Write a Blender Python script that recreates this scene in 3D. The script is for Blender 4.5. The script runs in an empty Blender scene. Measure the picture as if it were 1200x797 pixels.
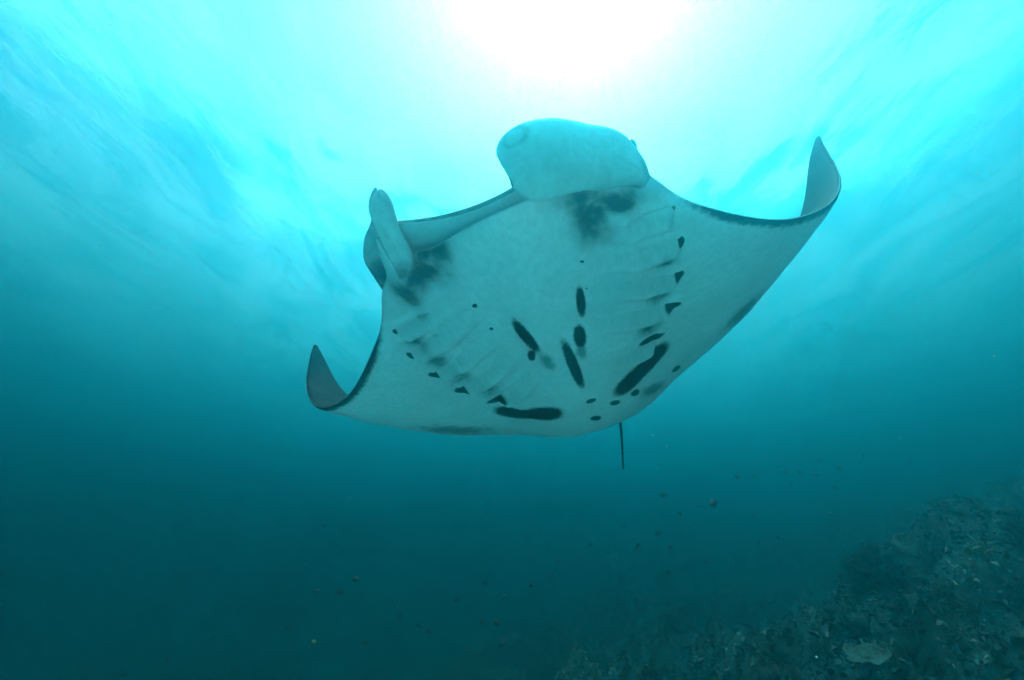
import bpy, bmesh, math, random
import numpy as np
from mathutils import Vector, Matrix, Quaternion

# ------------------------------------------------------------------ camera
S = bpy.context.scene
COL = S.collection
PITCH = math.radians(29.0)
DEPTH = 11.0                       # metres of water above the camera
camd = bpy.data.cameras.new('camera')
cam = bpy.data.objects.new('camera', camd)
COL.objects.link(cam)
camd.lens = 15.6
camd.sensor_width = 36.0
camd.clip_start = 0.02
camd.clip_end = 1000.0
cam.location = (0, 0, 0)
cam.rotation_euler = (math.radians(90.0) + PITCH, 0, 0)
S.camera = cam
# ------------------------------------------------------------------ sky and sun
SUN_EL = math.radians(71.0)
SUN_AZ = math.radians(18.0)        # to the right of the view
world = bpy.data.worlds.new('World')
S.world = world
world.use_nodes = True
wn = world.node_tree
sky = wn.nodes.new('ShaderNodeTexSky')
sky.sky_type = 'NISHITA'
sky.sun_disc = False
sky.sun_elevation = SUN_EL
sky.sun_rotation = SUN_AZ
sky.dust_density = 3.0
wn.links.new(sky.outputs[0], wn.nodes['Background'].inputs[0])
wn.nodes['Background'].inputs[1].default_value = 0.15
sl = bpy.data.lights.new('sun', 'SUN')
sl.energy = 5.0
sl.angle = math.radians(0.5)
sl.color = (1.0, 0.96, 0.90)
sun = bpy.data.objects.new('sun', sl)
COL.objects.link(sun)
sdir = Vector((math.sin(SUN_AZ) * math.cos(SUN_EL), math.cos(SUN_AZ) * math.cos(SUN_EL), math.sin(SUN_EL)))
sun.location = sdir * 60
sun.rotation_euler = sdir.to_track_quat('Z', 'Y').to_euler()
# ------------------------------------------------------------------ exposure and render
S.view_settings.view_transform = 'Standard'
S.view_settings.look = 'None'
S.view_settings.exposure = 2.05
S.view_settings.gamma = 1.0
S.view_settings.use_curve_mapping = False
cy = S.cycles
cy.use_denoising = True
cy.max_bounces = 8
cy.volume_bounces = 3
cy.diffuse_bounces = 3
cy.glossy_bounces = 2
cy.transparent_max_bounces = 8
cy.use_light_tree = False
cy.use_adaptive_sampling = True
cy.adaptive_threshold = .03

RNG = np.random.default_rng(7)
random.seed(7)


# ------------------------------------------------------------------ helpers
def hash3(ix, iy, iz):
    h = (ix.astype(np.int64) * 374761393 + iy.astype(np.int64) * 668265263 + iz.astype(np.int64) * 2147483647) & 0xffffffff
    h = ((h ^ (h >> 13)) * 1274126177) & 0xffffffff
    return ((h ^ (h >> 16)) & 0xffff) / 65535.0


def vnoise(x, y, z=0.0):
    z = np.zeros_like(x) + z
    x0, y0, z0 = np.floor(x), np.floor(y), np.floor(z)
    fx, fy, fz = x - x0, y - y0, z - z0
    fx, fy, fz = (t * t * t * (t * (t * 6 - 15) + 10) for t in (fx, fy, fz))
    r = 0
    for a in (0, 1):
        for b in (0, 1):
            for c in (0, 1):
                r = r + (fx if a else 1 - fx) * (fy if b else 1 - fy) * (fz if c else 1 - fz) * hash3(x0 + a, y0 + b, z0 + c)
    return r * 2 - 1


def fbm(x, y, z=0.0, octaves=4, gain=0.5):
    r, a = 0, 1.0
    for k in range(octaves):
        r = r + a * vnoise(x * 2 ** k + 17.3 * k, y * 2 ** k + 5.1 * k, z)
        a *= gain
    return r


def link(o, parent=None, label=None, category=None, group=None, kind=None):
    COL.objects.link(o)
    if parent is not None:
        o.parent = parent
    for k, v in (('label', label), ('category', category), ('group', group), ('kind', kind)):
        if v:
            o[k] = v
    return o


def mesh_obj(name, verts, faces, mat, smooth=True, **kw):
    me = bpy.data.meshes.new(name)
    if isinstance(verts, np.ndarray):
        verts = verts.tolist()
    if isinstance(faces, np.ndarray):
        faces = faces.tolist()
    me.from_pydata(verts, [], faces)
    me.update()
    if smooth:
        me.shade_smooth()
    if mat:
        me.materials.append(mat)
    return link(bpy.data.objects.new(name, me), **kw)


def new_mat(name):
    m = bpy.data.materials.new(name)
    m.use_nodes = True
    return m, m.node_tree, m.node_tree.nodes['Principled BSDF']


class NT:
    """short-hand for building node trees"""
    def __init__(self, tree):
        self.t = tree

    def n(self, kind, **props):
        nd = self.t.nodes.new('ShaderNode' + kind)
        for k, v in props.items():
            setattr(nd, k, v)
        return nd

    def l(self, a, b):
        self.t.links.new(a, b)

    def noise(self, scale, detail=4, rough=0.5, dist=0.0, vec=None):
        nd = self.n('TexNoise')
        nd.inputs['Scale'].default_value = scale
        nd.inputs['Detail'].default_value = detail
        nd.inputs['Roughness'].default_value = rough
        nd.inputs['Distortion'].default_value = dist
        if vec is not None:
            self.l(vec, nd.inputs['Vector'])
        return nd.outputs[0]

    def rng(self, src, a, b, c=0.0, d=1.0, smooth=True):
        nd = self.n('MapRange', interpolation_type='SMOOTHSTEP' if smooth else 'LINEAR')
        self.l(src, nd.inputs[0])
        for i, v in zip((1, 2, 3, 4), (a, b, c, d)):
            nd.inputs[i].default_value = v
        return nd.outputs[0]

    def math(self, op, a, b=None, c=None):
        nd = self.n('Math', operation=op)
        for i, v in enumerate((a, b, c)):
            if v is None:
                continue
            if isinstance(v, (int, float)):
                nd.inputs[i].default_value = v
            else:
                self.l(v, nd.inputs[i])
        return nd.outputs[0]

    def mix(self, fac, a, b):
        nd = self.n('Mix', data_type='RGBA')
        for sock, v in ((nd.inputs[0], fac), (nd.inputs[6], a), (nd.inputs[7], b)):
            if isinstance(v, (int, float)):
                sock.default_value = v
            elif isinstance(v, tuple):
                sock.default_value = (*v, 1)
            else:
                self.l(v, sock)
        return nd.outputs[2]

    def attr(self, name):
        nd = self.n('Attribute', attribute_name=name)
        return nd


# ------------------------------------------------------------------ water surface and water body
def build_water():
    n = 260
    u = np.linspace(-1, 1, n)
    c = np.sign(u) * (np.abs(u) * 26 + np.abs(u) ** 5 * 174)
    X, Y = np.meshgrid(c, c, indexing='ij')
    fall = np.clip(1.3 - np.hypot(X, Y) / 90, 0, 1)
    Z = DEPTH + fall * (0.06 * fbm(X * .22 + Y * .07, Y * .30, 3.1, 3) + .05 * fbm(X * .9, Y * .7, 9.7, 2))
    V = np.stack([X, Y, Z], -1).reshape(-1, 3)
    i = np.arange(n * n).reshape(n, n)
    F = np.stack([i[:-1, :-1], i[1:, :-1], i[1:, 1:], i[:-1, 1:]], -1).reshape(-1, 4)
    m = bpy.data.materials.new('sea surface')
    m.use_nodes = True
    t = m.node_tree
    t.nodes.remove(t.nodes['Principled BSDF'])
    N = NT(t)
    co = N.n('TexCoord').outputs['Object']
    mp = N.n('Mapping')
    mp.inputs['Rotation'].default_value = (0, 0, .12)
    mp.inputs['Scale'].default_value = (1.7, .75, 1)
    N.l(co, mp.inputs['Vector'])
    big = N.noise(.16, 2, .5, .5, mp.outputs[0])
    fine = N.noise(1.1, 4, .65, .4, mp.outputs[0])
    h = N.math('ADD', N.math('MULTIPLY', big, 1.6), N.math('MULTIPLY', fine, .20))
    bp = N.n('Bump')
    bp.inputs['Strength'].default_value = 1
    bp.inputs['Distance'].default_value = .22
    N.l(h, bp.inputs['Height'])
    fr = N.n('Fresnel')
    fr.inputs[0].default_value = 1.33
    N.l(bp.outputs[0], fr.inputs['Normal'])
    gl = N.n('BsdfGlossy')
    gl.inputs['Roughness'].default_value = .6
    N.l(bp.outputs[0], gl.inputs['Normal'])
    tr = N.n('BsdfTransparent')
    mx = N.n('MixShader')
    N.l(fr.outputs[0], mx.inputs[0]); N.l(tr.outputs[0], mx.inputs[1]); N.l(gl.outputs[0], mx.inputs[2])
    # added translucent film: spreads the sunlight, its noise painting in wave glare
    tl = N.n('BsdfTranslucent')
    glare = N.rng(N.noise(.30, 6, .70, .8, mp.outputs[0]), .34, .66, .10, .34)
    m2 = N.n('MixShader')
    N.l(glare, m2.inputs[0]); N.l(mx.outputs[0], m2.inputs[1]); N.l(tl.outputs[0], m2.inputs[2])
    N.l(m2.outputs[0], t.nodes['Material Output'].inputs[0])
    mesh_obj('water_surface', V, F, m, kind='structure')

    # the water itself: even density, absorbs red first, scatters forward
    ss = (.006, .120, .140)
    sa = (.20, .064, .049)
    rho = max(a + b for a, b in zip(ss, sa))
    m = bpy.data.materials.new('sea water')
    m.use_nodes = True
    t = m.node_tree
    t.nodes.remove(t.nodes['Principled BSDF'])
    pv = t.nodes.new('ShaderNodeVolumePrincipled')
    pv.inputs['Color'].default_value = (*[a / rho for a in ss], 1)
    pv.inputs['Density'].default_value = rho
    pv.inputs['Anisotropy'].default_value = .95
    pv.inputs['Absorption Color'].default_value = (*[(1 - b / (rho - a)) ** 2 for a, b in zip(ss, sa)], 1)
    t.links.new(pv.outputs[0], t.nodes['Material Output'].inputs['Volume'])
    X, z0, z1 = 98.0, -16.0, DEPTH - .75
    v = [(x, y, z) for z in (z0, z1) for y in (-X, X) for x in (-X, X)]
    f = [(0, 2, 3, 1), (4, 5, 7, 6), (0, 1, 5, 4), (2, 6, 7, 3), (0, 4, 6, 2), (1, 3, 7, 5)]
    mesh_obj('haze', v, f, m, smooth=False, kind='stuff')


# ------------------------------------------------------------------ sea bed
FLOOR = -3.4


def smax(a, b, k):
    h = np.clip(.5 + .5 * (a - b) / k, 0, 1)
    return b + (a - b) * h + k * h * (1 - h)


def ground_base(x, y):
    slope = -2.25 + .30 * x + .010 * y
    r = np.hypot(x + 3, y - 1)
    far = FLOOR + np.clip(r - 12, 0, None) * .30  # bed made to rise far off, to darken the water low in view
    far = np.minimum(far, FLOOR + 8)
    z = smax(np.minimum(slope, 6.5), far, .8)
    return z


def ground_z(x, y):
    x = np.asarray(x, float); y = np.asarray(y, float)
    z = ground_base(x, y)
    rough = np.clip((z - FLOOR - .15) / .9, 0.03, 1)
    d = .75 * fbm(x * .30, y * .30, 1.7, 3) + .42 * np.abs(fbm(x * 1.1, y * 1.1, 4.2, 3)) + .10 * fbm(x * 3.3, y * 3.3, 8.1, 3) + .05 * np.abs(fbm(x * 8.0, y * 8.0, 2.2, 2))
    return z + rough * d


def build_ground():
    n = 760
    u = np.linspace(-1, 1, n)
    cx = 4 + np.sign(u) * (np.abs(u) * 14 + np.abs(u) ** 4 * 76)
    cyy = 9 + np.sign(u) * (np.abs(u) * 16 + np.abs(u) ** 4 * 68)
    X, Y = np.meshgrid(cx, cyy, indexing='ij')
    Z = ground_z(X, Y)
    V = np.stack([X, Y, Z], -1).reshape(-1, 3)
    i = np.arange(n * n).reshape(n, n)
    F = np.stack([i[:-1, :-1], i[1:, :-1], i[1:, 1:], i[:-1, 1:]], -1).reshape(-1, 4)
    m, t, b = new_mat('sand and reef rock')
    N = NT(t)
    co = N.n('TexCoord').outputs['Object']
    vd = N.n('VectorMath', operation='DISTANCE')
    N.l(co, vd.inputs[0])
    vd.inputs[1].default_value = (-2.3, -5.2, FLOOR)
    dist = N.math('ADD', vd.outputs['Value'], N.math('MULTIPLY', N.noise(.35, 4, .6, 0, co), 3.0))
    bounce_mask = N.rng(dist, 9.0, 10.0, 1, 0)
    bounce_sand = N.mix(N.noise(14, 5, .6, 0, co), (.66, .65, .62), (.78, .77, .74))  # bright floor out of view, added to bounce light onto the manta's belly
    rock = N.mix(N.rng(N.noise(1.6, 8, .7, .3, co), .42, .62), (.010, .013, .010), (.045, .052, .038))
    pale = N.rng(N.noise(3.1, 9, .72, .2, co), .60, .68)
    rock = N.mix(pale, rock, (.22, .24, .20))
    N.l(N.mix(bounce_mask, rock, bounce_sand), b.inputs['Base Color'])
    b.inputs['Roughness'].default_value = .9
    bp = N.n('Bump')
    bp.inputs['Strength'].default_value = .7
    bp.inputs['Distance'].default_value = .05
    N.l(N.noise(22, 6, .7, 0, co), bp.inputs['Height'])
    N.l(bp.outputs[0], b.inputs['Normal'])
    mesh_obj('seabed', V, F, m, kind='structure')


# ------------------------------------------------------------------ manta ray
FIT = {'rx': -0.9482, 'ry': -0.0179, 'rz': 0.4336, 'px': -0.0178, 'py': 0.1098, 'pz': 0.3389, 'L0': -0.4246, 'L1': 1.4592, 'L2': 0.6455, 'L4': -0.4241, 'R0': -0.487, 'R1': 2.0478, 'R2': -0.1532, 'R4': -0.6132, 'twL': -0.453, 'twR': -0.5463, 'ytip': -0.3012, 'pl': 0.8161, 'yrear': -0.4553, 'ymid': -0.3458, 'gx1': 0.1364, 'gx5': 0.1055, 'gy1': -0.057, 'gy5': -0.2305, 'swL': 0.1654, 'swR': 0.0707, 'dl0': -0.0028, 'dl1': -0.0115, 'dl2': -0.0099, 'dl3': -0.004, 'dt0': 0.0026, 'dt1': -0.0156, 'dt2': -0.0009, 'dt3': 0.003, 'dt4': 0.012}
DW = 4.0                           # disc width in metres
# markings on the undeformed belly: centre, half axis along, half axis across (disc widths)
SPOTS = [(-0.0216, -0.1123, 0.0039, -0.0246, -0.0053, -0.0033),
    (-0.0263, -0.1376, -0.0025, -0.0084, -0.0039, 0.0005),
    (0.0346, -0.1013, -0.0039, -0.016, -0.0042, 0.0026),
    (0.0222, -0.136, -0.0036, -0.0148, -0.0058, 0.0047),
    (0.0053, -0.1707, -0.0019, -0.0445, -0.0058, -0.0),
    (0.0869, -0.259, -0.0253, -0.0036, -0.0061, 0.0233),
    (0.0539, -0.2628, -0.0242, -0.0027, -0.0036, 0.0226),
    (-0.0954, -0.2716, 0.0209, -0.0099, -0.0097, -0.0224),
    (-0.0535, -0.2669, 0.0231, 0.0001, -0.0072, -0.0258),
    (-0.0724, -0.2706, 0.0256, 0.0051, -0.0058, -0.0192),
    (0.0711, -0.26, -0.0236, -0.0032, -0.0044, 0.0208),
    (0.0545, -0.3029, 0.0061, -0.0038, 0.0006, -0.011),
    (0.0049, -0.2482, 0.0061, -0.0021, -0.0008, -0.006),
    (0.0282, -0.2874, 0.0064, -0.0067, -0.0006, -0.0082),
    (-0.0007, -0.3074, 0.0067, -0.0045, -0.0014, -0.009),
    (0.1192, -0.3535, 0.0067, 0.0001, 0.0019, -0.0118),
    (0.1365, -0.1035, 0.0019, 0.005, 0.0025, -0.0024),
    (0.1318, -0.1455, 0.005, 0.0026, 0.0017, -0.0045),
    (0.1221, -0.1883, 0.0103, -0.0032, 0.0008, -0.0053),
    (0.0908, -0.2201, 0.0181, -0.0072, 0.0011, -0.0057),
    (0.1339, -0.0674, 0.0006, 0.0024, 0.0014, -0.0007),
    (-0.1402, -0.1085, 0.0014, -0.0053, -0.0019, -0.002),
    (-0.1374, -0.1505, 0.0047, -0.0051, -0.0019, -0.0039),
    (-0.1276, -0.1956, 0.0078, -0.0036, -0.0028, -0.0057),
    (-0.0984, -0.2281, 0.017, 0.0088, -0.0019, -0.0066),
    (-0.1338, -0.0734, 0.0008, -0.0028, -0.0019, -0.0011),
    (0.0478, -0.0684, 0.0017, -0.0018, -0.0011, -0.0005),
    (0.0438, -0.0925, 0.0, -0.0015, -0.0008, 0.0002),
    (-0.0469, -0.0946, 0.0017, -0.0011, -0.0014, -0.0018),
    (-0.0494, -0.0675, 0.0025, -0.0003, -0.0011, -0.0024)]
PATCHES = [(-0.0157, -0.15, 0.0022, -0.015, -0.0064, -0.0046),
    (0.0178, -0.1546, -0.0033, -0.0119, -0.0056, 0.0046),
    (0.2119, -0.3053, 0.0275, 0.0227, 0.0125, -0.0291),
    (-0.1884, -0.3221, 0.0453, -0.0418, -0.0139, -0.0296),
    (0.0801, -0.3489, 0.0225, -0.0251, 0.0031, -0.0311)]
SMUDGES = [(0.1199, -0.1171, -0.0117, -0.001, -0.0033, 0.0124),
    (0.1072, -0.1572, -0.0156, 0.0011, -0.0031, 0.0159),
    (0.0916, -0.1942, -0.0161, 0.0054, -0.0036, 0.0186),
    (-0.124, -0.0936, 0.0064, -0.0084, -0.0086, -0.0088),
    (-0.1215, -0.126, 0.0072, -0.0108, -0.0106, -0.0126),
    (-0.1132, -0.1639, 0.0086, -0.009, -0.0114, -0.0171),
    (-0.0945, -0.1995, 0.012, -0.0043, -0.0114, -0.0218),
    (0.0781, -0.0295, 0.0348, -0.0132, -0.0019, -0.0074),
    (0.0662, -0.0397, -0.0039, -0.0211, -0.0156, 0.0064),
    (0.0914, -0.0392, 0.0181, -0.0031, 0.0006, -0.0108),
    (-0.063, -0.0161, 0.012, -0.0061, -0.015, -0.006),
    (-0.0751, -0.0279, 0.0225, -0.006, -0.0081, -0.0131),
    (-0.0565, -0.0198, -0.0067, -0.0147, -0.0122, 0.0003),
    (-0.0973, -0.0371, 0.0, -0.0161, -0.0117, -0.0033)]
GILLS = [(0.1324, -0.0678, 0.0612, -0.048),
    (0.1368, -0.1031, 0.0478, -0.068),
    (0.1329, -0.1452, 0.0434, -0.0924),
    (0.1224, -0.1876, 0.0356, -0.1226),
    (0.0945, -0.229, 0.0261, -0.1833),
    (-0.1335, -0.0735, -0.0506, -0.0461),
    (-0.1396, -0.1075, -0.0495, -0.0668),
    (-0.1363, -0.1505, -0.0467, -0.0946),
    (-0.1279, -0.1957, -0.0389, -0.1199),
    (-0.0979, -0.2277, -0.0328, -0.1522)]
LOBE_CURLED = [((0.1107, -0.0386, -0.0071),
    (0.104, -0.0336, -0.0159)),
    ((0.1077, -0.0233, -0.0045),
    (0.0982, -0.0255, -0.0237)),
    ((0.1045, -0.0124, -0.0033),
    (0.0906, -0.0179, -0.0283)),
    ((0.1007, -0.0003, 0.0005),
    (0.0805, -0.011, -0.0333)),
    ((0.0906, 0.011, 0.0022),
    (0.0723, -0.0043, -0.0373)),
    ((0.0782, 0.0202, 0.0008),
    (0.065, 0.0019, -0.0411)),
    ((0.0684, 0.0282, -0.001),
    (0.0571, 0.0075, -0.0456)),
    ((0.0606, 0.0352, -0.0032),
    (0.0499, 0.0126, -0.0501)),
    ((0.0493, 0.0415, -0.0071),
    (0.0411, 0.0177, -0.055)),
    ((0.0376, 0.045, -0.01),
    (0.032, 0.0217, -0.0564)),
    ((0.0265, 0.0442, -0.0143),
    (0.0257, 0.0262, -0.0522)),
    ((0.0203, 0.0401, -0.0216),
    (0.0216, 0.032, -0.0456))]
LOBE_FOLDED = [((-0.0667, 0.0471, -0.0038),
    (-0.0684, 0.0423, 0.0028),
    (-0.0811, 0.0229, 0.0173)),
    ((-0.0734, 0.0434, -0.0012),
    (-0.0686, 0.0356, 0.0033),
    (-0.0864, 0.0186, 0.0195)),
    ((-0.0793, 0.038, -0.0006),
    (-0.0704, 0.0285, 0.0029),
    (-0.0924, 0.0132, 0.0201)),
    ((-0.0836, 0.0319, -0.0005),
    (-0.0728, 0.0216, 0.0024),
    (-0.0998, 0.0073, 0.0196)),
    ((-0.0862, 0.023, -0.0037),
    (-0.0754, 0.0126, -0.0008),
    (-0.108, 0.0016, 0.019)),
    ((-0.0879, 0.0109, -0.0107),
    (-0.0767, 0.0026, -0.005),
    (-0.1157, -0.0064, 0.0157)),
    ((-0.0885, -0.001, -0.0173),
    (-0.0772, -0.0086, -0.0106),
    (-0.1207, -0.0151, 0.0121)),
    ((-0.0908, -0.015, -0.0216),
    (-0.0827, -0.0207, -0.0132),
    (-0.1228, -0.0277, 0.0098)),
    ((-0.0996, -0.0394, -0.0189),
    (-0.0957, -0.0472, -0.0146),
    (-0.1261, -0.0585, 0.0053))]
TAIL = [(0.0206, -0.412, -0.0006), (0.0251, -0.4637, -0.0006), (0.0195, -0.5146, -0.0026), (0.0091, -0.5894, -0.0039), (-0.0022, -0.683, 0.0032), (-0.0151, -0.8173, 0.0232)]


def cosint(a, xs, ys):
    """smooth interpolation through control points"""
    a = np.asarray(a, float)
    k = np.clip(np.searchsorted(xs, a, side='right') - 1, 0, len(xs) - 2)
    xs = np.array(xs); ys = np.array(ys)
    t = np.clip((a - xs[k]) / (xs[k + 1] - xs[k]), 0, 1)
    t = .5 * t + .5 * t * t * (3 - 2 * t)
    return ys[k] * (1 - t) + ys[k + 1] * t


def lead_y(a):
    p = FIT
    t = np.clip((a - .10) / .4, 1e-9, 1)
    y = np.where(a < .1, -.02 * (a / .1) ** 2, -.02 + (p['ytip'] + .02) * t ** p['pl'])
    # the upper jaw is hollowed between the roots of the head fins
    q = np.clip((a - .082) / .026, 0, 1)
    jaw = -.007 + .028 * (a / .085) ** 2
    y = np.where(a < .108, jaw * (1 - q * q * (3 - 2 * q)) + y * q * q * (3 - 2 * q), y)
    y = y + .009 * np.exp(-((a - .118) / .016) ** 2)      # shoulder behind the eye
    return y + cosint(a, [0, .1, .16, .23, .32, .42, .5], [0, 0, p['dl0'], p['dl1'], p['dl2'], p['dl3'], 0])


def trail_y(a):
    p = FIT
    t = np.clip((a - .05) / .45, 0, 1)
    y = p['yrear'] * (1 - t) * (1 - 2 * t) + p['ymid'] * 4 * t * (1 - t) + (p['ytip'] - .012) * t * (2 * t - 1)
    y = y + .008 * np.clip((a - .44) / .06, 0, 1) ** 2 + cosint(a, [0, .04, .1, .18, .27, .38, .5], [0, p['dt0'], p['dt1'], p['dt2'], p['dt3'], p['dt4'], 0])
    # a little lobe of pelvic fin either side of the tail
    return y - .003 * np.exp(-((a - .045) / .02) ** 2)


def wing_curve(pre):
    p = FIT
    a = np.linspace(0, .5, 401)
    t = np.clip((a - .08) / .42, 0, 1)
    th = np.where(a < .08, 0, p[pre + '0'] * np.clip(t / .15, 0, 1) + p[pre + '1'] * t + p[pre + '2'] * t ** 2 + p[pre + '4'] * t ** 5)
    k = np.ones(25) / 25
    th = np.convolve(np.pad(th, 12, mode='edge'), k, mode='valid')
    da = a[1] - a[0]
    mid = (th[1:] + th[:-1]) / 2
    X = np.concatenate([[0], np.cumsum(np.cos(mid)) * da])
    Z = np.concatenate([[0], np.cumsum(np.sin(mid)) * da])
    return a, t, th, X, Z


def pose(xs, y, off):
    """undeformed (x, y) + offset along the surface normal -> swimming pose; x > 0 is the animal's left"""
    out = np.zeros(xs.shape + (3,))
    for sg, pre in ((1, 'R'), (-1, 'L')):
        m = (xs >= 0) if sg > 0 else (xs < 0)
        a, t, th, X, Z = wing_curve(pre)
        q = np.abs(xs[m])
        Xq, Zq, tq, hq = (np.interp(q, a, w) for w in (X, Z, t, th))
        tw = FIT['tw' + pre] * tq
        dy = y[m] + .22
        yy = -.22 + dy * np.cos(tw) + FIT['sw' + pre] * tq ** 2 * .3
        n = dy * np.sin(tw) + off[m]
        out[m] = np.stack([sg * (Xq - np.sin(hq) * n), yy, Zq + np.cos(hq) * n], -1)
    return out


def belly_depth(a, u):
    body = np.exp(-(a / .11) ** 2) * .055 + .012 * (1 - a / .5)
    return body * np.clip(4 * u * (1 - u), 0, 1) ** .6


def back_height(a, u):
    body = np.exp(-(a / .10) ** 2) * .060 + .012 * (1 - a / .5)
    return body * np.clip(3.2 * u ** .8 * (1 - u), 0, 1) ** .75


def ell(x, y, e):
    cx, cyy, ux, uy, wx, wy = e
    det = ux * wy - uy * wx
    dx, dy = x - cx, y - cyy
    s = (dx * wy - dy * wx) / det
    t = (ux * dy - uy * dx) / det
    return (np.abs(s) ** 2.3 + np.abs(t) ** 2.3) ** (1 / 2.3)


def manta_material():
    m, t, b = new_mat('manta skin')
    N = NT(t)
    rest = N.attr('rest').outputs['Vector']
    grain = N.noise(160, 4, .6, 0, rest)
    blot = N.noise(14, 5, .6, .2, rest)
    belly = N.mix(N.rng(blot, .3, .7), (.62, .65, .65), (.77, .78, .77))
    belly = N.mix(N.rng(grain, .35, .70, 0, .55), belly, (.52, .57, .58))
    soft = N.math('MULTIPLY', N.attr('smudge').outputs['Fac'], N.rng(N.noise(45, 4, .6, .3, rest), .25, .75, .45, 1.25))
    col = N.mix(N.rng(soft, 0, 1.1, 0, .93), belly, (.035, .075, .095))
    pw = N.math('ADD', N.attr('patch').outputs['Fac'], N.math('MULTIPLY', N.math('SUBTRACT', N.noise(90, 5, .7, 0, rest), .5), 1.6))
    col = N.mix(N.rng(pw, -.25, .75, 0, .72), col, (.05, .085, .095))
    sp = N.math('ADD', N.attr('spot').outputs['Fac'], N.math('MULTIPLY', N.math('SUBTRACT', N.noise(240, 3, .6, 0, rest), .5), .40))
    dark = N.mix(blot, (.016, .024, .027), (.042, .054, .058))
    col = N.mix(N.rng(sp, -.12, .30), col, dark)
    mg = N.math('ADD', N.attr('margin').outputs['Fac'], N.math('MULTIPLY', N.math('SUBTRACT', N.noise(170, 4, .6, 0, rest), .5), .55))
    col = N.mix(N.rng(mg, .30, .75), col, (.03, .042, .045))
    back = N.mix(N.rng(N.noise(26, 6, .6, .2, rest), .35, .7), (.010, .013, .014), (.032, .037, .037))
    col = N.mix(N.attr('dorsal').outputs['Fac'], col, back)
    N.l(col, b.inputs['Base Color'])
    b.inputs['Roughness'].default_value = .62
    b.inputs['IOR'].default_value = 1.06      # wet skin under water hardly reflects
    b.inputs['Specular IOR Level'].default_value = .3
    bp = N.n('Bump')
    bp.inputs['Strength'].default_value = .5
    bp.inputs['Distance'].default_value = .004
    N.l(grain, bp.inputs['Height'])
    N.l(bp.outputs[0], b.inputs['Normal'])
    return m


def grid_faces(n, k, wrap=False):
    i = np.arange(n * k).reshape(n, k)
    j = np.roll(i, -1, 1) if wrap else None
    if wrap:
        return np.stack([i[:-1], i[1:], j[1:], j[:-1]], -1).reshape(-1, 4)
    return np.stack([i[:-1, :-1], i[1:, :-1], i[1:, 1:], i[:-1, 1:]], -1).reshape(-1, 4)


def sheet_shell(P, th):
    """a grid of points (n, k, 3) made into a closed leaf th thick, thin at its free edges"""
    P = np.asarray(P, float)
    du = np.gradient(P, axis=0); dv = np.gradient(P, axis=1)
    nr = np.cross(du, dv)
    nr /= np.linalg.norm(nr, axis=-1, keepdims=True) + 1e-12
    off = nr * (th / 2)[..., None]
    n, k, _ = P.shape
    V = np.concatenate([(P + off).reshape(-1, 3), (P - off).reshape(-1, 3)])
    f = grid_faces(n, k)
    g = f[:, ::-1] + n * k
    i = np.arange(n * k).reshape(n, k)
    ring = np.concatenate([i[0, :], i[1:, -1], i[-1, -2::-1], i[-2:0:-1, 0]])
    r2 = np.roll(ring, -1)
    side = np.stack([ring, ring + n * k, r2 + n * k, r2], -1)
    return V, np.concatenate([f, g, side])


def resample(P, n, axis):
    """Catmull-Rom resampling along one axis"""
    P = np.moveaxis(np.asarray(P, float), axis, 0)
    m = len(P)
    t = np.linspace(0, m - 1, n)
    k = np.minimum(t.astype(int), m - 2)
    f = (t - k).reshape((-1,) + (1,) * (P.ndim - 1))
    p1, p2 = P[k], P[k + 1]
    p0 = np.where((k > 0).reshape(f.shape), P[np.maximum(k - 1, 0)], 2 * p1 - p2)
    p3 = np.where((k < m - 2).reshape(f.shape), P[np.minimum(k + 2, m - 1)], 2 * p2 - p1)
    R = .5 * (2 * p1 + (p2 - p0) * f + (2 * p0 - 5 * p1 + 4 * p2 - p3) * f ** 2 + (3 * p1 - p0 - 3 * p2 + p3) * f ** 3)
    return np.moveaxis(R, 0, axis)


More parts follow.
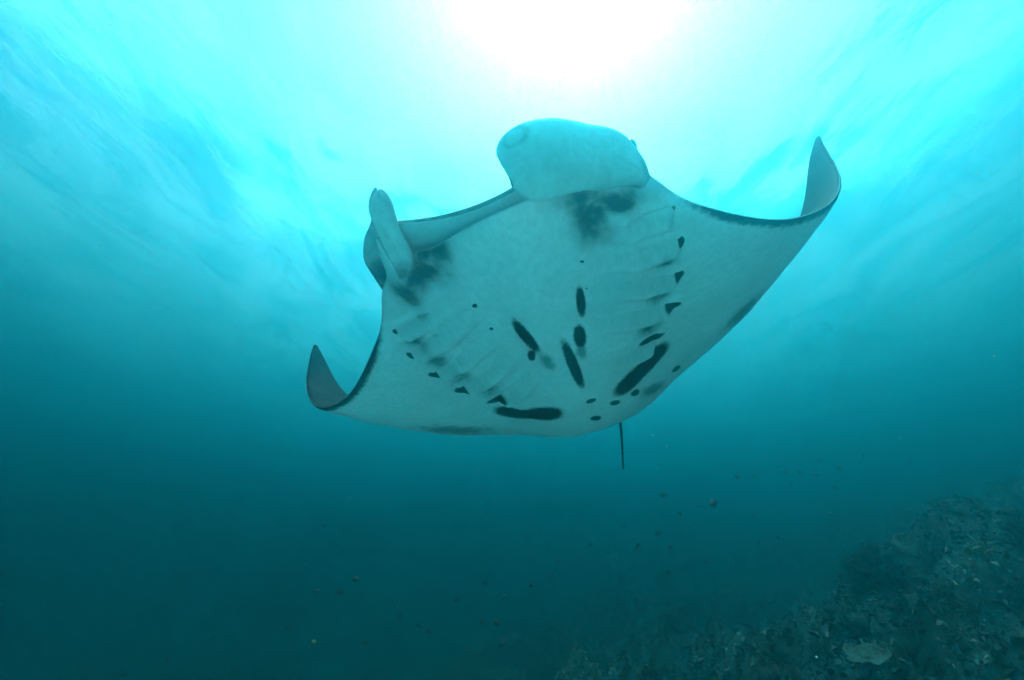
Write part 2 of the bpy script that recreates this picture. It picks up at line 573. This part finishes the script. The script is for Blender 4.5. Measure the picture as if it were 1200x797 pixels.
def build_manta():
    pieces = []                    # (verts, faces, dict of vertex attributes)
    # --- disc: one closed loop per lengthwise section, lofted across the span
    xs = np.concatenate([np.linspace(-.5, -.40, 46)[:-1], np.linspace(-.40, -.165, 62)[:-1], np.linspace(-.165, .165, 221), np.linspace(.165, .40, 62)[1:], np.linspace(.40, .5, 46)[1:]])
    a = np.abs(xs)
    yl, yt = lead_y(a), trail_y(a)
    ub = np.linspace(0, 1, 250)
    ub = ub * .75 + .25 * (3 * ub ** 2 - 2 * ub ** 3)
    ut = np.linspace(1, 0, 90)
    nm = 14
    r = .0016 + .0012 * np.exp(-(a / .2) ** 2)
    # back, tail end to front
    X = lambda k: np.repeat(xs[:, None], k, 1)
    rows_x, rows_y, rows_o, rows_d, rows_u = [], [], [], [], []
    Ut = np.repeat(ut[None], len(xs), 0)
    taper = np.clip(np.minimum(ut, 1 - ut) / .04, 0, 1)[None] ** .5
    rows_x.append(X(90)); rows_y.append(yl[:, None] + (yt - yl)[:, None] * Ut)
    rows_o.append(back_height(a[:, None], Ut) + r[:, None] * taper); rows_d.append(np.ones((len(xs), 90))); rows_u.append(Ut)
    # mouth: roof running in from the upper jaw, floor running out to the lower lip
    depth = .040 * np.clip(1 - (a / .088) ** 4, 0, 1) ** .7
    lip = -(.002 + .046 * (a / .088) ** 2) * np.clip(1 - (a / .092) ** 6, 0, 1)
    k = np.linspace(0, 1, nm)
    for q, sgn in ((k, 1), (k[::-1], -1)):
        fr = yl[:, None] + (0 if sgn > 0 else 1) * lip[:, None]
        rows_x.append(X(nm)); rows_y.append(fr - depth[:, None] * q[None] ** 1.3)
        rows_o.append(sgn * r[:, None] * .3 * (1 - q[None]) + np.where(sgn > 0, -.001, -.010) * (depth[:, None] / .040) * (1 - .6 * q[None]))
        rows_d.append(np.ones((len(xs), nm)) * (.25 if sgn > 0 else .12)); rows_u.append(np.zeros((len(xs), nm)))
    Ub = np.repeat(ub[None], len(xs), 0)
    fr = (yl + lip)[:, None]
    taper = np.clip(np.minimum(ub, 1 - ub) / .03, 0, 1)[None] ** .5
    lipdrop = .010 * (depth / .040)[:, None] * np.exp(-(Ub / .03) ** 2)
    rows_x.append(X(250)); rows_y.append(fr + (yt[:, None] - fr) * Ub)
    rows_o.append(-belly_depth(a[:, None], Ub) - r[:, None] * taper - lipdrop); rows_d.append(np.zeros((len(xs), 250))); rows_u.append(Ub)
    Xr, Yr, Or, Dr, Ur = (np.concatenate(w, 1) for w in (rows_x, rows_y, rows_o, rows_d, rows_u))
    belly = Dr == 0
    # gill slits: a groove with a raised flap behind it, deepest at the outer end
    for (ox, oy, ix, iy) in GILLS:
        d = np.array([ix - ox, iy - oy]); L = np.linalg.norm(d); d /= L
        nrm = np.array([-d[1], d[0]]) * (1 if ox < 0 else -1)
        s = ((Xr - ox) * d[0] + (Yr - oy) * d[1]) / L
        w = (Xr - ox) * nrm[0] + (Yr - oy) * nrm[1] + .012 * np.clip(s, 0, 1) * (1 - np.clip(s, 0, 1))
        env = np.clip((s + .03) / .08, 0, 1) * np.clip((1 - s) / .5, 0, 1)
        Or = Or + belly * env * (.0058 * np.exp(-(w / .0022) ** 2) - .0085 * np.exp(-((w + .009) / .0075) ** 2) + .0030 * np.exp(-((w - .009) / .006) ** 2))
    Or = Or + belly * .0008 * fbm(Xr * 30, Yr * 30, .5, 3)
    V = pose(Xr, Yr, Or)
    F = grid_faces(len(xs), Xr.shape[1], True)
    nk = Xr.shape[1]
    F = np.concatenate([F, [list(range(nk))[::-1]] if False else np.zeros((0, 4), int)])
    spot = np.max([1 - ell(Xr, Yr, e) for e in SPOTS], 0)
    patch = np.max([1 - ell(Xr, Yr, e) for e in PATCHES], 0)
    smud = np.max([np.exp(-1.0 * ell(Xr, Yr, e) ** 2) * (.95 if i < 7 else 1.25) for i, e in enumerate(SMUDGES)], 0)
    chord = (yl - yt)[:, None]
    dl = Ur * chord; dt = (1 - Ur) * chord
    aw = np.repeat(a[:, None], nk, 1)
    mleft = np.clip((aw - .12) / .05, 0, 1)
    margin = np.maximum(np.clip(1 - dl / .016, 0, 1) * mleft, np.clip(1 - dt / .022, 0, 1))
    margin = np.maximum(margin, np.clip((aw - .455) / .05, 0, 1) * .8)
    at = dict(rest=np.stack([Xr, Yr, np.zeros_like(Xr)], -1).reshape(-1, 3), spot=np.where(belly, spot, -1), patch=np.where(belly, patch, -1), smudge=np.where(belly, smud, 0), margin=np.where(belly, margin, 0), dorsal=Dr)
    pieces.append((V.reshape(-1, 3), F, at, nk))

    def extra(Vx, Fx, dors, margin, spotv=-1.0, smud=0.0):
        n = len(Vx)
        o = lambda v: np.broadcast_to(np.asarray(v, float), (n,)).copy()
        pieces.append((Vx, Fx, dict(rest=Vx * 1.0, spot=o(spotv), patch=o(-1), smudge=o(smud), margin=o(margin), dorsal=o(dors)), 0))

    # --- head fin curled across the mouth
    top = resample([p[0] for p in LOBE_CURLED], 60, 0)
    bot = resample([p[1] for p in LOBE_CURLED], 60, 0)
    w = np.linspace(0, 1, 34)
    s = np.linspace(0, 1, 60)
    P = top[:, None] * (1 - w)[None, :, None] + bot[:, None] * w[None, :, None]
    du = np.gradient(P, axis=0); dv = np.gradient(P, axis=1)
    nn = np.cross(du, dv); nn /= np.linalg.norm(nn, axis=-1, keepdims=True)
    bulge = (4 * w * (1 - w))[None] ** .8 * np.sin(np.pi * np.clip(s * .85 + .12, 0, 1))[:, None]
    sgn = np.sign((nn[30, 17] @ np.array([0, .55, -.83])))
    P = P + nn * sgn * (.010 * bulge + .0025 * np.sin(w * 9)[None] * (1 - s)[:, None] - .0025 * np.exp(-((s[:, None] - .42 + .10 * w[None]) / .08) ** 2))[..., None]
    e = np.minimum(np.minimum(w, 1 - w)[None] * .06, (1 - s)[:, None] * .08 + .0)
    th = .0030 + .009 * np.clip(e / .016, 0, 1) ** .6
    # round the tip
    V, F = sheet_shell(P, th)
    edge = np.clip(1 - np.minimum(w[None] * .04 + 0 * s[:, None], (1 - s)[:, None] * .10) / .0024, 0, 1) * .8
    W, Sg = np.meshgrid(w, s)
    rg = np.hypot((Sg - .84) / .055, (W - .20) / .12)
    ring = np.exp(-((rg - 1) / .32) ** 2) * .55
    outer = np.clip(1 - np.hypot((Sg - .10) / .16, (W - .05) / .42), 0, 1) * 1.2
    base = np.clip((W - .70) / .3, 0, 1) * np.clip(1 - Sg / .55, 0, 1) * .9
    extra(V, F, 0, np.tile(edge.ravel(), 2), -1, np.tile(np.maximum(np.maximum(np.maximum(ring, outer), base), .16).ravel(), 2))
    # --- head fin rolled up lengthwise
    A = np.array(LOBE_FOLDED)
    c = np.stack([A[:, 0], A[:, 0] * .5 + A[:, 1] * .5, A[:, 1], A[:, 1] * .62 + A[:, 2] * .38 + np.array([0, 0, .004]), A[:, 1] * .25 + A[:, 2] * .75 + np.array([0, 0, .003]), A[:, 2]], 1)
    P = resample(resample(c, 60, 0), 40, 1)
    w = np.linspace(0, 1, 40); s = np.linspace(0, 1, 60)
    e = np.minimum(np.minimum(w, 1 - w)[None] * .06, s[:, None] * .08)
    th = .0022 + .006 * np.clip(e / .016, 0, 1) ** .6
    V, F = sheet_shell(P, th)
    W, Sg = np.meshgrid(w, s)
    sm = np.clip((Sg - .75) / .25, 0, 1) * .9 + .25 + .25 * (W > .5)
    extra(V, F, 0, 0, -1, np.tile(sm.ravel(), 2))
    # --- tail
    C = resample(TAIL, 60, 0)
    tr = .0010 * (1 - np.linspace(0, 1, 60)) + .0017 + .0005 * np.sin(np.linspace(0, 70, 60)) * np.linspace(0, 1, 60)
    d = np.gradient(C, axis=0); d /= np.linalg.norm(d, axis=1, keepdims=True)
    b1 = np.cross(d, [0, 0, 1]); b1 /= np.linalg.norm(b1, axis=1, keepdims=True); b2 = np.cross(d, b1)
    ang = np.linspace(0, 2 * np.pi, 11)[:-1]
    V = (C[:, None] + tr[:, None, None] * (b1[:, None] * np.cos(ang)[None, :, None] + b2[:, None] * np.sin(ang)[None, :, None])).reshape(-1, 3)
    extra(V, grid_faces(60, 10, True), 1, 0)
    # --- small dorsal fin at the root of the tail
    q = np.linspace(0, 1, 14); hgt = np.linspace(0, 1, 8)
    Q, H = np.meshgrid(q, hgt, indexing='ij')
    P = np.stack([.018 + 0 * Q, -.375 - .062 * Q - .030 * H, .012 + .048 * H * (1 - Q) ** .6 * (.3 + .7 * np.minimum(1, Q * 6 + .2))], -1)
    V, F = sheet_shell(P, .002 + .006 * np.sin(np.pi * np.clip(Q, .02, .98)) * (1 - H))
    extra(V, F, 1, 0)

    # --- placing: camera-facing frame of the animal in the water
    p = FIT
    v = np.array([p['rx'], p['ry'], p['rz']]); ang = np.linalg.norm(v); kx, ky, kz = v / ang
    K = np.array([[0, -kz, ky], [kz, 0, -kx], [-ky, kx, 0]])
    R = np.eye(3) + math.sin(ang) * K + (1 - math.cos(ang)) * K @ K
    B = np.array([[1, 0, 0], [0, -math.sin(PITCH), math.cos(PITCH)], [0, math.cos(PITCH), math.sin(PITCH)]]).T
    M = B @ R @ np.diag([-1.0, 1, 1])
    T = B @ np.array([p['px'], p['py'], p['pz']]) * DW
    mat = manta_material()
    root = bpy.data.objects.new('manta_ray', None)
    link(root, label='large pale-bellied manta ray gliding overhead with dark belly spots and curled wing tips', category='manta ray')
    M4 = Matrix([[*M[0], T[0]], [*M[1], T[1]], [*M[2], T[2]], [0, 0, 0, 1]])
    root.matrix_world = M4
    root.empty_display_size = .3
    vs, fs, off = [], [], 0
    att = {k: [] for k in ('rest', 'spot', 'patch', 'smudge', 'margin', 'dorsal')}
    for V, F, at, nk in pieces:
        V = V * np.array([-1.0, 1, 1]) * DW
        vs.append(V)
        fs += (np.asarray(F) + off).tolist()
        if nk:
            fs.append(list(range(off, off + nk))); fs.append([off + len(V) - nk + i for i in range(nk)][::-1])
        off += len(V)
        for k in att:
            att[k].append(np.asarray(at[k]).reshape(len(V), -1))
    o = mesh_obj('body', np.concatenate(vs), fs, mat, parent=root)
    me = o.data
    bm = bmesh.new(); bm.from_mesh(me); bmesh.ops.recalc_face_normals(bm, faces=bm.faces); bm.to_mesh(me); bm.free()
    me.shade_smooth()
    for k, w in att.items():
        w = np.concatenate(w)
        A = me.attributes.new(k, 'FLOAT_VECTOR' if w.shape[1] == 3 else 'FLOAT', 'POINT')
        A.data.foreach_set('vector' if w.shape[1] == 3 else 'value', w.astype(np.float32).ravel())
    em, t, b = new_mat('manta eye')
    N = NT(t)
    co = N.n('TexCoord').outputs['Object']
    N.l(N.mix(N.noise(20, 3, .5, 0, co), (.004, .005, .006), (.02, .024, .026)), b.inputs['Base Color'])
    b.inputs['Roughness'].default_value = .25
    for sg in (1, -1):
        c = pose(np.array([sg * .1135]), np.array([-.024]), np.array([.024]))[0] * np.array([-1.0, 1, 1]) * DW
        V, F = [], []
        n, k = 9, 16
        for i in range(n):
            u = math.pi * (i + .5) / n
            for j in range(k):
                w = 2 * math.pi * j / k
                V.append((c[0] + .022 * math.cos(u) * .8, c[1] + .026 * math.sin(u) * math.cos(w), c[2] + .020 * math.sin(u) * math.sin(w)))
        for i in range(n - 1):
            for j in range(k):
                F.append((i * k + j, i * k + (j + 1) % k, (i + 1) * k + (j + 1) % k, (i + 1) * k + j))
        F.append(tuple(range(k))[::-1]); F.append(tuple(range((n - 1) * k, n * k)))
        mesh_obj('eye', V, F, em, parent=root)
    return root


# ------------------------------------------------------------------ reef life
def coral_mat(name, c1, c2, rough=.85):
    m, t, b = new_mat(name)
    N = NT(t)
    co = N.n('TexCoord').outputs['Object']
    N.l(N.mix(N.rng(N.noise(13, 9, .75, .3, co), .40, .62), c1, c2), b.inputs['Base Color'])
    b.inputs['Roughness'].default_value = rough
    bp = N.n('Bump')
    bp.inputs['Strength'].default_value = 1
    bp.inputs['Distance'].default_value = .06
    N.l(N.noise(26, 8, .75, 0, co), bp.inputs['Height'])
    N.l(bp.outputs[0], b.inputs['Normal'])
    return m


def tube(V, F, p0, p1, r0, r1, k=5):
    p0, p1 = Vector(p0), Vector(p1)
    q = (p1 - p0).to_track_quat('Z', 'Y')
    o = len(V)
    for p, r in ((p0, r0), (p1, r1)):
        for j in range(k):
            V.append(p + q @ Vector((r * math.cos(6.2832 * j / k), r * math.sin(6.2832 * j / k), 0)))
    V.append(p1 + (p1 - p0).normalized() * r1 * .8)
    for j in range(k):
        F.append((o + j, o + (j + 1) % k, o + k + (j + 1) % k, o + k + j))
        F.append((o + k + j, o + k + (j + 1) % k, o + 2 * k))


def branching_mesh(seed):
    rd = random.Random(seed)
    V, F = [], []
    def grow(p, d, r, n):
        L = rd.uniform(.09, .17)
        e = p + d * L
        tube(V, F, p, e, r, r * .72)
        if n > 0:
            for _ in range(rd.choice((2, 2, 3))):
                g = (d + Vector((rd.gauss(0, .5), rd.gauss(0, .5), rd.gauss(.15, .35)))).normalized()
                grow(e, g, r * .72, n - 1)
    for _ in range(11):
        a = rd.uniform(0, 6.28)
        t = rd.uniform(.1, 1.2)
        d = Vector((math.cos(a) * math.sin(t), math.sin(a) * math.sin(t), math.cos(t)))
        grow(Vector((d.x * .05, d.y * .05, -.05)), d, rd.uniform(.024, .034), 2)
    return V, F


def lump_mesh(seed, n=20, angular=False):
    rd = np.random.default_rng(seed)
    n = int(n * 1.5)
    off = rd.uniform(0, 50, 3)
    u = np.linspace(.02, np.pi - .02, n); v = np.linspace(0, 2 * np.pi, 2 * n + 1)[:-1]
    U, W = np.meshgrid(u, v, indexing='ij')
    d = np.stack([np.sin(U) * np.cos(W), np.sin(U) * np.sin(W), np.cos(U)], -1)
    q = d * (1.3 if angular else 2.0)
    r = .5 + .24 * np.abs(fbm(q[..., 0] + off[0], q[..., 1] + off[1], q[..., 2] + off[2], 3)) + .16 * fbm(q[..., 0] * 4 + off[1], q[..., 1] * 4, q[..., 2] * 4 + off[0], 2)
    if angular:
        r = r * (.75 + .5 * (np.round(fbm(q[..., 0] * .8 + 9, q[..., 1] * .8, q[..., 2] * .8, 1) * 3) / 3 * .5 + .5))
    P = d * r[..., None] * np.array([1, .85, .7])
    f = grid_faces(n, 2 * n, True)
    top, bot = len(P.reshape(-1, 3)), len(P.reshape(-1, 3)) + 1
    V = np.concatenate([P.reshape(-1, 3), [P[0].mean(0)], [P[-1].mean(0)]])
    fl = f.tolist()
    k = 2 * n
    for j in range(k):
        fl.append([top, j, (j + 1) % k])
        fl.append([bot, (n - 1) * k + (j + 1) % k, (n - 1) * k + j])
    return V.tolist(), fl


def plate_mesh(seed):
    rd = np.random.default_rng(seed)
    n, k = 9, 36
    V, F = [], []
    ph = rd.uniform(0, 6, 5)
    for side in (0, 1):
        for i in range(n):
            for j in range(k):
                a = 2 * np.pi * j / k
                rim = .5 * (1 + .14 * np.sin(2 * a + ph[0]) + .10 * np.sin(5 * a + ph[1]) + .06 * np.sin(9 * a + ph[2]) + .05 * np.sin(17 * a + ph[3]))
                q = (i / (n - 1)) ** .8
                r = rim * q if side == 0 else rim * q * .97
                z = .16 + .10 * q ** 2 + .02 * np.sin(a * 3 + q * 6) if side == 0 else .16 + .10 * q ** 2 - .035 * (1 - q) - .012 - .20 * max(0, 1 - q / .3) + .02 * np.sin(a * 3 + q * 6)
                V.append((r * np.cos(a), r * np.sin(a), float(z)))
    V = [tuple(float(c) for c in v) for v in V]
    for side in (0, 1):
        o = side * n * k
        for i in range(n - 1):
            for j in range(k):
                q = (o + i * k + j, o + (i + 1) * k + j, o + (i + 1) * k + (j + 1) % k, o + i * k + (j + 1) % k)
                F.append(q if side == 0 else q[::-1])
    for j in range(k):
        a0 = (n - 1) * k + j; a1 = (n - 1) * k + (j + 1) % k
        F.append((a0, a0 + n * k, a1 + n * k, a1))
    return V, F


def ground_normal(x, y):
    e = .25
    dx = float(ground_z(x + e, y) - ground_z(x - e, y)) / (2 * e)
    dy = float(ground_z(x, y + e) - ground_z(x, y - e)) / (2 * e)
    return Vector((-dx, -dy, 1)).normalized()


def build_reef():
    pale = coral_mat('pale coral', (.04, .05, .035), (.28, .30, .24))
    brown = coral_mat('dark coral', (.008, .010, .007), (.042, .046, .032))
    stone = coral_mat('reef rock', (.008, .010, .008), (.048, .052, .04))
    kinds = [
        ('branching_coral', [branching_mesh(k) for k in (1, 2, 3)], pale, 'pale branching coral on the reef slope', 'coral', 'pale branching corals on the reef slope', 30, (.20, .50), .0),
        ('branching_coral', [branching_mesh(k) for k in (4, 5, 6)], brown, 'dark branching coral on the reef slope', 'coral', 'dark branching corals on the reef slope', 44, (.30, .75), .0),
        ('boulder_coral', [lump_mesh(k, 26) for k in (11, 12, 13)], brown, 'dark rounded boulder coral on the reef slope', 'coral', 'boulder corals on the reef slope', 24, (.25, .60), .12),
        ('plate_coral', [plate_mesh(k) for k in (21, 22, 23)], pale, 'pale flat plate coral on the reef slope', 'coral', 'plate corals on the reef slope', 16, (.18, .42), .04),
        ('rock', [lump_mesh(k, 16, True) for k in (31, 32, 33, 34)], stone, 'rough dark rock on the reef slope', 'rock', 'rocks on the reef slope', 44, (.20, .55), .10),
    ]
    rd = random.Random(21)
    placed = []
    for name, shapes, mat, label, cat, group, count, (s0, s1), sink in kinds:
        meshes = []
        for V, F in shapes:
            me = bpy.data.meshes.new(name)
            me.from_pydata([tuple(v) for v in V], [], F)
            me.update()
            me.shade_smooth()
            me.materials.append(mat)
            meshes.append(me)
        done = 0
        while done < count:
            y = 3.4 + 15 * rd.random() ** 1.2
            x = rd.uniform(.12, 1.10) * y + rd.uniform(-.5, .5)
            if x < .9 or x > 15:
                continue
            o = bpy.data.objects.new(name, rd.choice(meshes))
            n = ground_normal(x, y)
            f = rd.random()
            s = (s0 + (s1 - s0) * f) * (1 + .02 * y)
            o.location = (x, y, float(ground_z(x, y)) - sink * s)
            n = (n + Vector((0, 0, .8))).normalized()
            o.rotation_mode = 'QUATERNION'
            o.rotation_quaternion = n.to_track_quat('Z', 'Y') @ Quaternion((0, 0, 1), rd.uniform(0, 6.28))
            o.scale = (s, s * rd.uniform(.8, 1.2), s * rd.uniform(.75, 1.15))
            placed.append((o, label, cat, group, 'large' if f > .66 else 'small' if f < .33 else 'mid-sized'))
            done += 1
    word = {'branching_coral': 'branching coral', 'boulder_coral': 'boulder coral', 'plate_coral': 'plate coral', 'rock': 'rough rock'}
    seen = {}
    for o, label, cat, group, size in placed:
        near = min((q for q in placed if q[0] is not o), key=lambda q: (q[0].location - o.location).length)
        tone = 'pale ' if near[0].data.materials[0] is pale else 'dark '
        text = f"{size} {label}, beside a {near[4]} {tone}{word[near[0].name.split('.')[0]]}"
        link(o, label=text, category=cat, group=group + ', ' + size + ', by ' + near[4] + ' ' + tone + word[near[0].name.split('.')[0]])

    # broken coral and turf that covers everything between them: nobody could count it
    m, t, b = new_mat('coral rubble')
    N = NT(t)
    at = N.attr('tone').outputs['Fac']
    N.l(N.mix(at, (.007, .009, .007), (.36, .38, .31)), b.inputs['Base Color'])
    b.inputs['Roughness'].default_value = .95
    n = 60000
    y = 2.8 + 20 * RNG.random(n) ** 1.5
    x = RNG.uniform(.02, 1.2, n) * y + RNG.uniform(-1, 1, n)
    z = ground_z(x, y)
    patch = fbm(x * .9, y * .9, 3.3, 3)
    tone = np.clip(RNG.random(n) ** 7 * 1.1 + np.clip(patch - .30, 0, 1) * 1.6 * RNG.random(n), 0, 1)
    base = np.array([(1, 0, 0), (-.5, .8, 0), (-.5, -.8, 0), (.2, .1, 1), (-.1, -.2, -.8)], float)
    size = (.010 + .028 * RNG.random(n) ** 2.2) * (1 + .04 * y)
    el = 1 + 1.0 * RNG.random(n) ** 2
    A = RNG.normal(size=(n, 3, 3))
    Q, _ = np.linalg.qr(A)
    P = base[None] * np.stack([el, np.ones(n), np.ones(n)], -1)[:, None] * size[:, None, None]
    P = P + RNG.normal(size=P.shape) * size[:, None, None] * .22
    P = np.einsum('nij,nkj->nki', Q, P) + np.stack([x, y, z + size * .3], -1)[:, None]
    F = np.array([(0, 1, 3), (1, 2, 3), (2, 0, 3), (1, 0, 4), (2, 1, 4), (0, 2, 4)])
    F = (F[None] + 5 * np.arange(n)[:, None, None]).reshape(-1, 3)
    o = mesh_obj('coral_rubble', P.reshape(-1, 3), F, m, smooth=False, label='broken coral rubble strewn over the reef slope', category='rubble', kind='stuff')
    A = o.data.attributes.new('tone', 'FLOAT', 'POINT')
    A.data.foreach_set('value', np.repeat(tone, 5).astype(np.float32))


# ------------------------------------------------------------------ fish
def fish_mesh():
    V, F = [], []
    st = [(-.50, .02, .012), (-.44, .10, .05), (-.34, .18, .085), (-.18, .25, .11), (0, .27, .115), (.16, .23, .095), (.28, .15, .06), (.36, .08, .03), (.40, .06, .018)]
    k = 10
    for x, h, w in st:
        for j in range(k):
            a = 6.2832 * j / k
            V.append((x, w * math.cos(a), h * math.sin(a) * (1 if math.sin(a) > 0 else .92)))
    for i in range(len(st) - 1):
        for j in range(k):
            F.append((i * k + j, i * k + (j + 1) % k, (i + 1) * k + (j + 1) % k, (i + 1) * k + j))
    F.append(tuple(range(k))[::-1])
    def fin(pts, t=.012):
        o = len(V)
        for s in (-1, 1):
            for (x, z) in pts:
                V.append((x, s * t, z))
        n = len(pts)
        F.append(tuple(range(o, o + n))); F.append(tuple(range(o + n, o + 2 * n))[::-1])
        for j in range(n):
            F.append((o + j, o + n + j, o + n + (j + 1) % n, o + (j + 1) % n))
    fin([(.37, .05), (.50, .15), (.60, .20), (.54, .03), (.54, -.03), (.60, -.20), (.50, -.15), (.37, -.05)])
    fin([(-.25, .20), (-.12, .31), (.05, .34), (.20, .31), (.27, .24), (.25, .14), (0, .22)])
    fin([(.02, -.22), (.10, -.33), (.20, -.30), (.26, -.22), (.25, -.12)])
    fin([(-.22, -.18), (-.14, -.32), (-.08, -.20)])
    return V, F


FISH = [(417, 679, 9), (372, 693, 8), (398, 694, 8), (380, 616, 6), (468, 722, 8), (490, 733, 7), (502, 739, 8), (535, 702, 8), (568, 683, 6), (581, 677, 6), (591, 699, 7), (622, 686, 6), (647, 674, 5), (653, 657, 5), (692, 638, 5), (565, 729, 6), (582, 730, 9), (588, 755, 8), (338, 736, 8), (428, 753, 6), (777, 580, 9), (797, 602, 5), (731, 615, 5), (818, 592, 5), (771, 625, 8), (748, 639, 6), (786, 641, 5), (783, 670, 7), (827, 658, 5), (889, 637, 6), (912, 630, 5), (884, 604, 5), (864, 559, 8), (883, 557, 5), (962, 540, 4), (956, 556, 7), (984, 548, 6), (978, 571, 5), (920, 553, 5), (927, 566, 5), (937, 553, 5), (807, 617, 5), (713, 647, 5), (250, 746, 6), (145, 790, 8), (197, 773, 7), (3, 672, 8), (1012, 534, 6), (1066, 541, 5)]


def build_fish():
    m, t, b = new_mat('dark fish')
    N = NT(t)
    co = N.n('TexCoord').outputs['Object']
    N.l(N.mix(N.noise(7, 3, .5, 0, co), (.010, .014, .016), (.04, .05, .05)), b.inputs['Base Color'])
    b.inputs['Roughness'].default_value = .6
    y, t, b = new_mat('yellow fish')
    N = NT(t)
    co = N.n('TexCoord').outputs['Object']
    N.l(N.mix(N.noise(5, 3, .5, 0, co), (.55, .42, .03), (.70, .60, .10)), b.inputs['Base Color'])
    V, F = fish_mesh()
    def mk(mat):
        me = bpy.data.meshes.new('fish'); me.from_pydata(V, [], F); me.update(); me.shade_smooth(); me.materials.append(mat)
        return me
    dark, yel = mk(m), mk(y)
    rd = random.Random(5)
    def put(name, me, px, py, size, dist, label, group=None):
        a, b_ = (px - 600) / 520, (398.5 - py) / 520
        d = Vector((a, math.cos(PITCH) - b_ * math.sin(PITCH), math.sin(PITCH) + b_ * math.cos(PITCH)))
        o = bpy.data.objects.new(name, me)
        o.location = d * dist
        L = size / 520 * dist
        o.scale = (L, L, L)
        o.rotation_euler = (rd.gauss(0, .15), rd.gauss(0, .35), rd.choice((0, math.pi)) + rd.gauss(0, .6))
        link(o, label=label, category='fish', group=group)
    put('reef_fish', dark, 836, 590, 15, 4.6, 'dark deep-bodied fish, largest of the shoal above the reef slope')
    put('reef_fish', yel, 368, 752, 6, 5.0, 'tiny yellow fish in dark water below the manta ray')
    for px, py, s in FISH:
        right = px > 680
        put('reef_fish', dark, px, py, s * 1.15, rd.uniform(4.6, 6.6),
            'small dark fish hovering in open water beside the reef slope' if right else 'small dark fish swimming in the deep water below the manta ray',
            'fish beside the reef slope' if right else 'fish in the deep water')


def build_snow():
    """specks drifting in the water"""
    n = 900
    d = .45 + 4.2 * RNG.random(n) ** .8
    a = RNG.uniform(-1.25, 1.25, n); b = RNG.uniform(-.85, .85, n)
    C = np.stack([a, math.cos(PITCH) - b * math.sin(PITCH), math.sin(PITCH) + b * math.cos(PITCH)], -1) * d[:, None]
    s = (.0005 + .0016 * RNG.random(n) ** 4) * (.5 + .5 * d)
    base = np.array([(1, 0, 0), (-1, 0, 0), (0, 1, 0), (0, -1, 0), (0, 0, 1), (0, 0, -1)], float)
    P = base[None] * s[:, None, None] * RNG.uniform(.5, 1.4, (n, 6, 1)) + C[:, None]
    F = np.array([(0, 2, 4), (2, 1, 4), (1, 3, 4), (3, 0, 4), (2, 0, 5), (1, 2, 5), (3, 1, 5), (0, 3, 5)])
    F = (F[None] + 6 * np.arange(n)[:, None, None]).reshape(-1, 3)
    m, t, bs = new_mat('plankton')
    N = NT(t)
    co = N.n('TexCoord').outputs['Object']
    N.l(N.mix(N.noise(3, 2, .5, 0, co), (.55, .6, .5), (.85, .85, .8)), bs.inputs['Base Color'])
    mesh_obj('marine_snow', P.reshape(-1, 3), F, m, smooth=False, label='pale plankton specks drifting in the water', category='plankton', kind='stuff')


build_water()
build_ground()
build_manta()
build_reef()
build_fish()
build_snow()
